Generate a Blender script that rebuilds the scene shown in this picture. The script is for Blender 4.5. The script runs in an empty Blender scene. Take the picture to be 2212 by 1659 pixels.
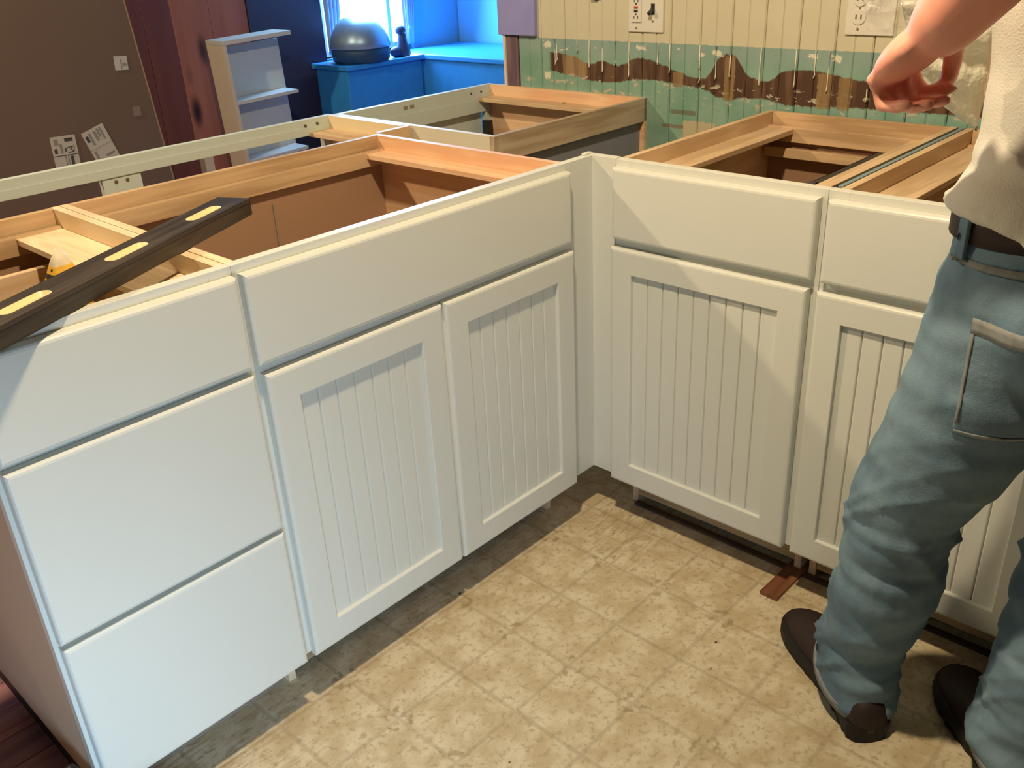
import bpy, bmesh, math, random
from mathutils import Vector, Matrix, noise
from mathutils.bvhtree import BVHTree
random.seed(7)
S = bpy.context.scene
C = S.collection
V = Vector

# ---------------------------------------------------------------- camera
cam = bpy.data.objects.new('camera', bpy.data.cameras.new('camera'))
C.objects.link(cam)
f = V((0.64435857, 0.62467932, -0.44110972)); r = V((0.67901478, -0.73269879, -0.0457319)); u = V((0.35176833, 0.27005228, 0.89628724))
m = Matrix((r, u, -f)).transposed().to_4x4(); m.translation = V((-1.52471566, -1.20973208, 1.30074733))
cam.matrix_world = m
cam.data.sensor_fit = 'HORIZONTAL'; cam.data.sensor_width = 36.0; cam.data.lens = 36.0*1972.69/2212
cam.data.clip_start = 0.02
S.camera = cam
# ---------------------------------------------------------------- colour management, world, lights
S.view_settings.view_transform = 'Standard'; S.view_settings.look = 'None'
S.view_settings.gamma = 1.0; S.view_settings.use_curve_mapping = False
S.view_settings.exposure = 0.0
W = bpy.data.worlds.new('world'); S.world = W; W.use_nodes = True
W.node_tree.nodes['Background'].inputs[0].default_value = (0.95, 0.92, 0.88, 1)
W.node_tree.nodes['Background'].inputs[1].default_value = 0.022

def light(name, kind, loc, power, col, size=0.1, target=None, size_y=None):
    d = bpy.data.lights.new(name, kind); d.energy = power; d.color = col
    if kind == 'AREA':
        d.size = size
        if size_y: d.shape = 'RECTANGLE'; d.size_y = size_y
    else: d.shadow_soft_size = size
    o = bpy.data.objects.new(name, d); C.objects.link(o); o.location = loc
    if target is not None:
        o.rotation_euler = (V(target)-V(loc)).to_track_quat('-Z', 'Y').to_euler()
    return o
light('kitchen_ceiling_light', 'POINT', (-0.85, -0.47, 2.32), 126, (1.0, 0.79, 0.51), 0.05)
light('dining_ceiling_light', 'POINT', (-1.55, 1.80, 2.32), 128, (1.0, 0.77, 0.48), 0.05)
dk_ = light('daylight_from_kitchen_window', 'AREA', (-1.75, -1.35, .50), 6.5, (0.55, 0.77, 1.0), 0.5, (-1.3, 0.0, 0.0), 0.5)
dk_.data.spread = math.radians(95)
light('daylight_from_dining_window', 'AREA', (2.08, 3.20, 1.35), 70, (0.30, 0.60, 1.0), 0.6, (1.4, 1.0, 0.7), 1.1)  # the strong blue tint also imitates glare haze round the window

# ---------------------------------------------------------------- material helper
class G:
    def __init__(s, name):
        s.m = bpy.data.materials.new(name); s.m.use_nodes = True; s.t = s.m.node_tree
        s.b = s.t.nodes['Principled BSDF']; s._pos = None
    def n(s, typ, ins=None, out=0, **kw):
        nd = s.t.nodes.new(typ)
        for k, v in kw.items(): setattr(nd, k, v)
        for k, v in (ins or {}).items(): s.put(nd.inputs[k], v)
        return nd.outputs[out]
    def put(s, sock, v):
        if isinstance(v, bpy.types.NodeSocket): s.t.links.new(v, sock)
        elif isinstance(v, (tuple, list)) and sock.type == 'RGBA' and len(v) == 3: sock.default_value = (*v, 1)
        else: sock.default_value = v
    def M(s, op, a, b=0.0, c=0.0, clamp=False):
        nd = s.t.nodes.new('ShaderNodeMath'); nd.operation = op; nd.use_clamp = clamp
        s.put(nd.inputs[0], a); s.put(nd.inputs[1], b); s.put(nd.inputs[2], c); return nd.outputs[0]
    def pos(s):
        if s._pos is None: s._pos = s.n('ShaderNodeNewGeometry').node.outputs['Position']
        return s._pos
    def obj(s): return s.n('ShaderNodeTexCoord', out=3)
    def xyz(s, v):
        nd = s.t.nodes.new('ShaderNodeSeparateXYZ'); s.put(nd.inputs[0], v); return nd.outputs
    def comb(s, x, y, z): return s.n('ShaderNodeCombineXYZ', {0: x, 1: y, 2: z})
    def map(s, v, scale=(1, 1, 1), loc=(0, 0, 0)): return s.n('ShaderNodeMapping', {'Vector': v, 'Scale': scale, 'Location': loc})
    def noise(s, v, scale=5, detail=2, rough=.5, out=0): return s.n('ShaderNodeTexNoise', {'Vector': v, 'Scale': scale, 'Detail': detail, 'Roughness': rough}, out)
    def ramp(s, x, stops):
        nd = s.t.nodes.new('ShaderNodeValToRGB'); e = nd.color_ramp.elements
        while len(e) < len(stops): e.new(0.5)
        for i, (p, c) in enumerate(stops):
            e[i].position = p; e[i].color = (*c, 1) if len(c) == 3 else c
        s.put(nd.inputs[0], x); return nd.outputs[0]
    def step(s, x, a, b):   # smooth 0->1 between a and b
        nd = s.t.nodes.new('ShaderNodeMapRange'); nd.interpolation_type = 'SMOOTHSTEP'
        s.put(nd.inputs[0], x); s.put(nd.inputs[1], a); s.put(nd.inputs[2], b); return nd.outputs[0]
    def mix(s, fac, a, b):
        nd = s.t.nodes.new('ShaderNodeMix'); nd.data_type = 'RGBA'
        s.put(nd.inputs[0], fac); s.put(nd.inputs[6], a); s.put(nd.inputs[7], b); return nd.outputs[2]
    def bump(s, h, strength=.3, dist=.002):
        s.put(s.b.inputs['Normal'], s.n('ShaderNodeBump', {'Height': h, 'Strength': strength, 'Distance': dist}))
    def done(s, col, rough=.5, spec=.5, metal=0.0):
        s.put(s.b.inputs['Base Color'], col); s.put(s.b.inputs['Roughness'], rough)
        s.b.inputs['Specular IOR Level'].default_value = spec; s.b.inputs['Metallic'].default_value = metal
        return s.m

def plain(name, col, rough=.5, spec=.5, metal=0.0, var=.08, scale=20, bump=0.0):
    g = G(name); n = g.noise(g.obj(), scale, 3)
    a = tuple(max(0, c*(1-var)) for c in col); b = tuple(c*(1+var) for c in col)
    if bump: g.bump(n, bump, .003)
    return g.done(g.mix(n, a, b), rough, spec, metal)

def wood(name, c1, c2, axis='x', rough=.5, scale=1.0, c3=None):
    g = G(name); sc = {'x': (1.2, 22, 22), 'y': (22, 1.2, 22), 'z': (22, 22, 1.2)}[axis]
    p = g.map(g.obj(), tuple(q*scale for q in sc))
    n1 = g.noise(p, 1.0, 5, .6); n2 = g.noise(g.obj(), 1.7*scale, 2)
    w = g.M('FRACT', g.M('MULTIPLY_ADD', n1, 3.0, g.M('MULTIPLY', n2, 5.0)))
    t = g.M('PINGPONG', w, .5)
    col = g.mix(g.step(t, .0, .5), c1, c2)
    if c3: col = g.mix(g.step(n2, .45, .75), col, c3)
    g.bump(n1, .15, .001)
    return g.done(col, rough, .35)

paint = plain('satin_white_cabinet_paint', (.71, .725, .675), .34, .5, var=.02, scale=6)
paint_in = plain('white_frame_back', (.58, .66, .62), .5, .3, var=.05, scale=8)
MX = wood('maple_grain_x', (.68, .46, .27), (.76, .56, .36), 'x')
MY = wood('maple_grain_y', (.60, .42, .25), (.72, .53, .34), 'y')
PEACH = wood('peach_maple', (.78, .47, .28), (.86, .60, .38), 'y')
PALE = wood('pale_cream_maple', (.78, .60, .38), (.90, .73, .50), 'y')
MZ = wood('maple_grain_z', (.62, .37, .20), (.68, .43, .25), 'z', scale=.5)
PX = wood('pine_grain_x', (.46, .30, .16), (.66, .46, .27), 'x', scale=.8)
PY = wood('pine_grain_y', (.72, .52, .30), (.84, .66, .44), 'y', scale=.8)
ply = plain('birch_ply_panel', (.38, .23, .145), .5, .4, var=.06, scale=3)
brownpanel = plain('taupe_unfinished_panel', (.30, .235, .18), .55, .3, var=.06, scale=3)
endpanel = plain('taupe_end_panel', (.56, .44, .32), .5, .3, var=.05, scale=3)
toewood = wood('toe_board_wood', (.40, .27, .15), (.52, .37, .22), 'x')
bluestrip = plain('blue_grey_gap_strip', (.20, .29, .33), .6, .3)
cream = plain('cream_edge', (.80, .70, .48), .5, .3, var=.05)
darkmetal = plain('dark_metal', (.05, .045, .045), .35, .5, .6)
screwmat = plain('zinc_screw', (.55, .48, .36), .35, .5, .8)
hole = plain('pocket_hole_dark', (.16, .11, .07), .8, .1)

# ---------------------------------------------------------------- geometry helpers
def mesh_obj(name, verts, faces, mat, parent=None, smooth=False):
    me = bpy.data.meshes.new(name); me.from_pydata([tuple(v) for v in verts], [], faces); me.validate(); me.update()
    if mat: me.materials.append(mat)
    if smooth:
        for p in me.polygons: p.use_smooth = True
    o = bpy.data.objects.new(name, me); C.objects.link(o)
    if parent: o.parent = parent
    return o

def bm_obj(name, bm, mat, parent=None, smooth=False):
    me = bpy.data.meshes.new(name); bmesh.ops.recalc_face_normals(bm, faces=bm.faces); bm.to_mesh(me); bm.free()
    if mat: me.materials.append(mat)
    if smooth:
        for p in me.polygons: p.use_smooth = True
    o = bpy.data.objects.new(name, me); C.objects.link(o)
    if parent: o.parent = parent
    return o

def add_box(bm, a, b, bev=0.0, mat=None):
    lo = [min(a[i], b[i]) for i in range(3)]; hi = [max(a[i], b[i]) for i in range(3)]
    M_ = Matrix.Translation([(lo[i]+hi[i])/2 for i in range(3)]) @ Matrix.Diagonal([hi[i]-lo[i] for i in range(3)]+[1])
    if mat: M_ = mat @ M_
    g = bmesh.ops.create_cube(bm, size=1.0, matrix=M_)
    if bev:
        es = list({e for v in g['verts'] for e in v.link_edges})
        bmesh.ops.bevel(bm, geom=es, offset=bev, segments=2, profile=.5, affect='EDGES')

def box(name, a, b, mat, parent=None, bev=0.001, xf=None):
    bm = bmesh.new(); add_box(bm, a, b, bev, xf); return bm_obj(name, bm, mat, parent)

def add_cyl(bm, p0, p1, r0, r1=None, seg=16):
    p0 = V(p0); p1 = V(p1); d = p1-p0; r1 = r0 if r1 is None else r1
    M_ = Matrix.Translation((p0+p1)/2) @ d.to_track_quat('Z', 'Y').to_matrix().to_4x4()
    bmesh.ops.create_cone(bm, cap_ends=True, segments=seg, radius1=r0, radius2=r1, depth=d.length, matrix=M_)

def cyl(name, p0, p1, r0, mat, parent=None, r1=None, seg=16, smooth=False):
    bm = bmesh.new(); add_cyl(bm, p0, p1, r0, r1, seg); return bm_obj(name, bm, mat, parent, smooth)

def tube(name, pts, rad, mat, parent=None, seg=8):
    pts = [V(p) for p in pts]; vs = []; fs = []
    for i, p in enumerate(pts):
        d = (pts[min(i+1, len(pts)-1)]-pts[max(i-1, 0)]).normalized()
        a = d.cross(V((0, 0, 1))); a = a.normalized() if a.length > 1e-4 else V((1, 0, 0)); b = d.cross(a)
        R_ = rad[i] if isinstance(rad, (list, tuple)) else rad
        for k in range(seg):
            t = 2*math.pi*k/seg; vs.append(p+a*R_*math.cos(t)+b*R_*math.sin(t))
    for i in range(len(pts)-1):
        for k in range(seg):
            fs.append((i*seg+k, i*seg+(k+1) % seg, (i+1)*seg+(k+1) % seg, (i+1)*seg+k))
    fs.append(tuple(range(seg))[::-1]); fs.append(tuple(range((len(pts)-1)*seg, len(pts)*seg)))
    return mesh_obj(name, vs, fs, mat, parent, True)

def loops(bm, ring_list, cap0=True, cap1=True):
    rv = [[bm.verts.new(p) for p in rg] for rg in ring_list]; n = len(rv[0])
    for a, b in zip(rv, rv[1:]):
        for k in range(n): bm.faces.new((a[k], a[(k+1) % n], b[(k+1) % n], b[k]))
    if cap0: bm.faces.new(rv[0][::-1])
    if cap1: bm.faces.new(rv[-1])

def empty(name, loc, rz=0.0):
    o = bpy.data.objects.new(name, None); C.objects.link(o); o.location = loc; o.rotation_euler = (0, 0, rz)
    o.empty_display_size = .1; return o

def tag(o, label=None, cat=None, group=None, kind=None):
    if label: o['label'] = label
    if cat: o['category'] = cat
    if group: o['group'] = group
    if kind: o['kind'] = kind
    return o

def struct(o): o['kind'] = 'structure'; return o

# ---------------------------------------------------------------- floors
g = G('sheet_vinyl_tile_print')
P = g.pos(); X, Y, Z = g.xyz(P)
def cell(c, off):
    t = g.M('FRACT', g.M('DIVIDE', g.M('ADD', c, off+50*.155), .155)); return t
tx = cell(X, .015); ty = cell(Y, .004)
jit = g.M('MULTIPLY', g.M('SUBTRACT', g.noise(P, 60, 2), .5), .03)
dx = g.M('PINGPONG', g.M('ADD', tx, jit), .5); dy = g.M('PINGPONG', g.M('ADD', ty, jit), .5)
line = g.M('SUBTRACT', 1.0, g.step(g.M('MINIMUM', dx, dy), .012, .04))
big = g.noise(P, 2.2, 3); fine = g.noise(P, 75, 4, .65); mid = g.noise(P, 17, 3, .6)
col = g.mix(g.step(mid, .35, .65), (.55, .44, .27), (.70, .61, .43))
col = g.mix(g.M('MULTIPLY', g.step(fine, .50, .66), .7), col, (.40, .31, .19))
col = g.mix(g.M('MULTIPLY', line, .36), col, (.34, .27, .17))
# leaf marks round the tile corners
cd = g.M('SQRT', g.M('ADD', g.M('POWER', dx, 2.0), g.M('POWER', dy, 2.0)))
ring = g.M('MULTIPLY', g.step(cd, .07, .12), g.M('SUBTRACT', 1.0, g.step(cd, .16, .22)))
leaf = g.M('MULTIPLY', ring, g.step(g.noise(P, 48, 1), .52, .60))
altx = g.M('PINGPONG', g.M('DIVIDE', g.M('ADD', X, .015+49.6+.04), .31), .5)
leaf = g.M('MULTIPLY', leaf, g.step(altx, .18, .30))
col = g.mix(g.M('MULTIPLY', leaf, .65), col, (.31, .23, .12))
# worn dirty patch with scraped streaks and small crumbs of dirt
st = g.noise(g.map(P, (18, 130, 1)), 1.0, 3, .6)
mask = g.M('MULTIPLY', g.step(Y, -.33, -.1), g.step(big, .42, .62))
col = g.mix(g.M('MULTIPLY', g.M('MULTIPLY', mask, g.step(st, .5, .62)), .6), col, (.36, .24, .13))
vo = g.n('ShaderNodeTexVoronoi', {'Vector': g.map(P, (1, 1.6, 1)), 'Scale': 13.0}, 0)
sp = g.M('MULTIPLY', g.M('SUBTRACT', 1.0, g.step(vo, .035, .06)), g.step(g.noise(P, 5, 1), .5, .55))
col = g.mix(sp, col, (.07, .05, .03))
g.bump(g.M('SUBTRACT', fine, g.M('MULTIPLY', line, 1.2)), .25, .0015)
vinyl = g.done(col, g.M('MULTIPLY_ADD', mid, .25, .35), .4)
fl = struct(box('floor', (-4, -3.4, -.02), (.655, .20, 0), vinyl, None, 0))
tag(fl, 'worn beige sheet vinyl printed with small square tiles and leaf marks')
sub = plain('dark_subfloor', (.16, .10, .08), .8)
struct(box('floor', (-1.2, .20, -.02), (.655, .95, -.001), sub, None, 0))
dr = struct(empty('floor', (0, 0, 0)))
RW = [wood('red_brown_floorboard', a, b, 'x', .35) for a, b in (((.56, .21, .21), (.72, .34, .32)), ((.42, .19, .21), (.60, .28, .29)), ((.62, .21, .19), (.78, .34, .28)))]
yy = .206; k = 0
while yy < 3.4:
    x0 = -3.6 if yy < .95 else -3.6
    x1 = -1.205 if yy < .95 else 3.0
    box('plank', (x0, yy, -.02), (x1, yy+.078, 0.0), RW[k % 3], dr, .001); yy += .08; k += 1
yy = .2-.0
box('threshold_board', (-3.6, .2, -.02), (-1.2, .2045, 0), RW[0], dr, 0)

# ---------------------------------------------------------------- beadboard wall behind the right run
g = G('beadboard_two_tone_paint'); P = g.pos(); X, Y, Z = g.xyz(P)
n1 = g.noise(g.comb(0, Y, 0), 60, 3, .7); nf = g.noise(P, 90, 4, .7); nm = g.noise(P, 9, 3, .6)
py = g.M('FRACT', g.M('DIVIDE', g.M('ADD', Y, 9.2-.710+.0), .0921))       # joint position 0..1
pid = g.M('FLOOR', g.M('DIVIDE', g.M('ADD', Y, 9.2-.710), .0921))
edge = g.M('PINGPONG', py, .5)
creamc = g.mix(nm, (.58, .55, .40), (.67, .63, .48))
green = g.mix(g.step(nm, .35, .7), (.19, .36, .28), (.27, .43, .35))
green = g.mix(g.M('MULTIPLY', g.step(Z, .955, 1.0), .6), green, (.29, .38, .38))
green = g.mix(g.M('MULTIPLY', g.step(nf, .62, .7), .6), green, (.15, .17, .12))
brown = g.mix(g.step(g.noise(g.map(P, (1, 50, 6)), 1.0, 3), .45, .65), (.085, .045, .030), (.15, .085, .05))
tan = g.mix(g.noise(g.map(P, (1, 90, 9)), 1.0, 3), (.22, .13, .06), (.42, .30, .17))
tmask = g.step(g.noise(g.comb(pid, 0, 0), 31.7, 0), .55, .62)
brown = g.mix(g.M('MULTIPLY', tmask, g.step(g.noise(g.map(P, (1, 14, 3)), 1.0, 2), .5, .6)), brown, tan)
yn = g.M('ADD', Y, .6)   # 0..1.3 along the wall
def outline(pts):
    nd = g.t.nodes.new('ShaderNodeFloatCurve'); c = nd.mapping.curves[0]
    pts = sorted(((y+.6)/1.3, (z-.8)/.25) for y, z in pts)
    while len(c.points) < len(pts): c.points.new(.5, .5)
    for q, (a_, b_) in zip(c.points, pts): q.location = (a_, b_)
    nd.mapping.update(); g.put(nd.inputs['Value'], g.M('DIVIDE', yn, 1.3)); return g.M('MULTIPLY_ADD', nd.outputs[0], .25, .8)
top = g.M('ADD', outline([(0.6903, 0.9815), (0.5833, 0.9731), (0.5232, 0.9554), (0.4811, 0.965), (0.4268, 0.9551), (0.3522, 0.9783), (0.2753, 0.9651), (0.2152, 0.9467), (0.1498, 0.9363), (0.1162, 0.9637), (0.0707, 0.9999), (0.0357, 0.9768), (0.01, 0.9501), (-0.0389, 0.9406), (-0.081, 0.9652), (-0.1415, 0.9727), (-0.2013, 0.9675), (-0.2482, 0.9596), (-0.3267, 0.954), (-0.4927, 0.9496)]), g.M('MULTIPLY', g.M('SUBTRACT', n1, .5), .016))
bot = g.M('ADD', outline([(0.6923, 0.9312), (0.5844, 0.9173), (0.4812, 0.9066), (0.3199, 0.9226), (0.1992, 0.9155), (0.1484, 0.9104), (0.0841, 0.8913), (-0.0361, 0.8966), (-0.1008, 0.8867), (-0.2216, 0.8917), (-0.3347, 0.8943), (-0.5014, 0.8958)]), g.M('MULTIPLY', g.M('SUBTRACT', g.noise(g.comb(7, Y, 0), 45, 4, .7), .5), .022))
stripe = g.M('MULTIPLY', g.M('MULTIPLY', g.step(Z, g.M('SUBTRACT', bot, .002), g.M('ADD', bot, .003)), g.M('SUBTRACT', 1.0, g.step(Z, g.M('SUBTRACT', top, .002), g.M('ADD', top, .003)))), g.M('SUBTRACT', 1.0, g.step(Y, .668, .682)))
col = g.mix(stripe, green, brown)
# pale glue and flaked patches under the stripe
fl1 = g.M('MULTIPLY', g.step(g.noise(g.map(P, (1, 1, 2.2)), 26, 3, .6), .58, .63), g.M('MULTIPLY', g.step(Z, .86, .88), g.M('SUBTRACT', 1.0, g.step(Z, .915, .93))))
col = g.mix(fl1, col, (.50, .47, .36))
def rectm(y0, y1, z0, z1, wob=.004):
    a = g.M('ADD', Y, g.M('MULTIPLY', g.M('SUBTRACT', nf, .5), wob)); b = g.M('ADD', Z, g.M('MULTIPLY', g.M('SUBTRACT', nf, .5), wob))
    return g.M('MULTIPLY', g.M('MULTIPLY', g.step(a, y0, y0+.002), g.M('SUBTRACT', 1.0, g.step(a, y1-.002, y1))), g.M('MULTIPLY', g.step(b, z0, z0+.002), g.M('SUBTRACT', 1.0, g.step(b, z1-.002, z1))))
col = g.mix(g.M('MULTIPLY', rectm(.162, .245, .838, .852), .7), col, (.16, .13, .08))
col = g.mix(rectm(.10, .205, .77, .826, .02), col, (.50, .45, .30))
col = g.mix(g.M('MULTIPLY', rectm(.20, .27, .80, .812), .7), col, (.22, .13, .08))
fl2 = g.M('MULTIPLY', g.step(g.noise(g.map(P, (1, 1, 2)), 17, 3, .6), .66, .69), g.M('MULTIPLY', g.step(Z, .985, .99), g.M('SUBTRACT', 1.0, g.step(Z, 1.01, 1.02))))
col = g.mix(fl2, col, (.70, .66, .52))
for ya, yb_, za, zb in ((.050, .083, .885, .997), (-.215, -.175, .885, .968), (-.262, -.228, .885, .962), (.205, .24, .91, .95)):
    tanc = g.mix(g.noise(g.map(P, (1, 120, 7)), 1.0, 3), (.20, .11, .045), (.38, .27, .13))
    col = g.mix(g.M('MULTIPLY', rectm(ya, yb_, za, zb, .012), .85), col, tanc)
for ya, yb_, za, zb in ((.672, .70, .995, 1.012), (.675, .70, .905, .925), (.33, .36, 1.0, 1.012), (-.17, -.145, 1.0, 1.012), (-.23, -.205, .995, 1.010), (.09, .12, .995, 1.008)):
    col = g.mix(rectm(ya, yb_, za, zb, .035), col, (.72, .70, .56))
up = g.step(g.M('ADD', Z, g.M('MULTIPLY', g.M('SUBTRACT', n1, .5), .006)), 1.019, 1.022)
col = g.mix(up, col, creamc)
g.bump(nf, .2, .001)
bead = g.done(col, .45, .4)
wr = struct(empty('wall_right', (0, 0, 0)))
box('backing', (.668, -2.4, 0), (.76, .853, 2.42), plain('rough_stud_wall', (.33, .26, .2), .8), wr, 0)
y1 = .710+.0921
k = 0
while y1 > -2.3:
    y0 = y1-.0921
    bm = bmesh.new(); x = .655; e = .003; gz = .0045
    # V-jointed board with a bead groove down its middle, extruded upwards
    prof = [(x+.012, y0+.0008), (x+e, y0+.0008), (x, y0+.004), (x, y0+.0435), (x+.0025, y0+.0455), (x, y0+.0475), (x, y1-.004), (x+e, y1-.0008), (x+.012, y1-.0008)]
    loops(bm, [[V((a, b, 0.0)) for a, b in prof], [V((a, b, 2.42)) for a, b in prof]])
    bm_obj('board', bm, bead, wr); y1 = y0; k += 1
# drips of cream paint run down the joints
dripm = plain('cream_paint_drip', (.78, .74, .60), .4)
for (y, z0, z1) in ((.655, 1.02, .945), (.648, 1.005, .955), (.57, 1.02, .985), (.526, 1.02, .945), (.478, 1.0, .935), (.434, 1.02, .955), (.385, 1.02, .955), (.386, 1.02, .925), (.288, 1.02, .965), (.25, 1.02, .945), (.156, 1.02, .925), (.157, 1.0, .96), (.108, 1.02, .935), (.065, 1.0, .945), (-.02, 1.02, .93), (-.115, 1.02, .93), (-.165, 1.02, .955), (-.2, 1.02, .925), (-.30, .94, .91), (-.40, .95, .905)):
    tube('paint_drip', [(.6535, y+random.uniform(-.001, .001), z0), (.6535, y, (z0+z1)/2), (.6533, y+random.uniform(-.002, .002), z1+.008), (.653, y, z1)], [.0013, .0014, .0018, .0026], dripm, wr, 6)
# end trims of that wall
lil = plain('lilac_painted_trim', (.30, .31, .66), .6, var=.15, scale=12)
struct(box('trim_1', (.640, .722, 1.026), (.76, .872, 2.42), lil, None, .002))
struct(box('trim_2', (.646, .850, 0), (.76, .860, 1.026), plain('white_trim_edge', (.74, .66, .56), .5), None, .001))
dk = wood('old_purple_brown_trim', (.14, .09, .12), (.22, .15, .18), 'z')
struct(box('trim_3', (.651, .803, 0), (.76, .8498, 1.026), dk, None, .001))

# wall plates
plate_m = plain('white_plastic_plate', (.74, .72, .64), .3, .5, var=.02)
black = plain('black_plastic', (.03, .03, .035), .35)
redm = plain('red_button', (.45, .05, .04), .4)
def wall_plate(y0, y1, z0, z1, label, gang):
    t = empty('outlet_plate', (.655, (y0+y1)/2, z0)); tag(t, label, 'outlet')
    w = abs(y1-y0)/2; h = z1-z0
    bm = bmesh.new(); add_box(bm, (-.006, -w, 0), (0, w, h), .002); bm_obj('plate', bm, plate_m, t)
    for kind, yc in gang:
        if kind == 'gfci':
            box('receptacle', (-.009, yc-.0165, h/2-.034), (-.005, yc+.0165, h/2+.034), plate_m, t, .001)
            rc = t.children[-1]
            box('reset_button', (-.011, yc-.006, h/2+.001), (-.0085, yc+.006, h/2+.007), redm, rc, .0005)
            box('test_button', (-.011, yc-.006, h/2-.008), (-.0085, yc+.006, h/2-.002), black, rc, .0005)
            for s in (-1, 1):
                for dy in (-.006, .006): box('slot', (-.0095, yc+dy-.001, h/2+s*.021-.004), (-.0088, yc+dy+.001, h/2+s*.021+.004), black, rc, 0)
                cyl('ground_hole', (-.0096, yc, h/2+s*.021-.008*s), (-.0088, yc, h/2+s*.021-.008*s), .0024, black, rc)
            for s in (-1, 1): cyl('screw', (-.0075, yc, h/2+s*.048), (-.0055, yc, h/2+s*.048), .003, screwmat, t)
        if kind == 'toggle':
            box('toggle_surround', (-.0072, yc-.006, h/2-.014), (-.0055, yc+.006, h/2+.014), black, t, .0005)
            bm = bmesh.new(); add_box(bm, (-.022, -.0045, -.004), (0, .0045, .004), .001, Matrix.Translation((-.006, yc, h/2)) @ Matrix.Rotation(math.radians(-30), 4, 'Y'))
            bm_obj('toggle_lever', bm, black, t)
            for s in (-1, 1): cyl('screw', (-.0075, yc, h/2+s*.030), (-.0055, yc, h/2+s*.030), .003, screwmat, t)
        if kind == 'duplex':
            for s in (-1, 1):
                fc = cyl('receptacle', (-.0085, yc, h/2+s*.0195), (-.005, yc, h/2+s*.0195), .0165, plate_m, t, seg=24)
                for dy in (-.006, .006): box('slot', (-.0092, yc+dy-.0015, h/2+s*.0195-.004), (-.0083, yc+dy+.0015, h/2+s*.0195+.005), hole, fc, 0)
            cyl('screw', (-.0075, yc, h/2), (-.0055, yc, h/2), .003, screwmat, t)
            cyl('screw', (-.0075, yc, h/2-.045), (-.0055, yc, h/2-.045), .003, screwmat, t)
    return t
wall_plate(.385, .272, 1.047, 1.164, 'white double wall plate with red-buttoned outlet and black toggle switch', [('gfci', .029), ('toggle', -.024)])
wall_plate(-.232, -.345, 1.057, 1.174, 'white wall plate with brown-slotted outlet behind the raised forearm', [('duplex', .026)])
sm = tag(empty('wall_clip', (.655, .50, 1.126)), 'small grey clip at the top edge of cream boards left of the switch', 'clip')
box('clip_body', (-.012, -.012, .002), (0, .012, .02), plain('grey_metal', (.4, .4, .38), .4), sm, .002)

# ---------------------------------------------------------------- cabinets
H = .876; TK = .114; T = .016
def rect(x0, z0, x1, z1, y): return [V((x0, y, z0)), V((x1, y, z0)), V((x1, y, z1)), V((x0, y, z1))]
def slab(name, x0, z0, x1, z1, parent, mat=paint, t=.0195, yb=-.0005):
    bm = bmesh.new()
    L = [(0, yb), (0, -t+.0055), (.0012, -t+.0028), (.0035, -t+.0009), (.007, -t)]
    loops(bm, [rect(x0+i, z0+i, x1-i, z1-i, y) for i, y in L]); return bm_obj(name, bm, mat, parent)
def bead_door(x0, z0, x1, z1, parent, w=.056, t=.0195, n=None):
    bm = bmesh.new()
    L = [(.002, -.0005), (0, -.0025), (0, -t+.0055), (.0012, -t+.0028), (.0035, -t+.0009), (.007, -t), (w-.0015, -t), (w, -t+.001), (w+.0008, -t+.0095), (w+.0008, -.0005)]
    rings = [rect(x0+i, z0+i, x1-i, z1-i, y) for i, y in L]
    loops(bm, rings+[rings[0]], False, False)
    bmesh.ops.remove_doubles(bm, verts=bm.verts, dist=1e-6)
    d = bm_obj('door', bm, paint, parent)
    a = x0+w+.0009; b = x1-w-.0009; n = n or max(3, round((b-a)/.0362)); pw = (b-a)/n; yp = -t+.0085
    for k in range(n):
        p0 = a+k*pw; p1 = p0+pw; c = .0016
        prof = [(p0+.0002, -.004), (p0+.0002, yp+.004), (p0+c, yp+.0006), (p0+c+.0018, yp)] if k else [(p0, -.004), (p0, yp)]
        prof += [(p1-c-.0018, yp), (p1-c, yp+.0006), (p1-.0002, yp+.004), (p1-.0002, -.004)] if k < n-1 else [(p1, yp), (p1, -.004)]
        bm = bmesh.new(); loops(bm, [[V((q, y, z0+w+.0009)) for q, y in prof], [V((q, y, z1-w-.0009)) for q, y in prof]])
        bm_obj('bead_strip', bm, paint, d)
    return d

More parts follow.
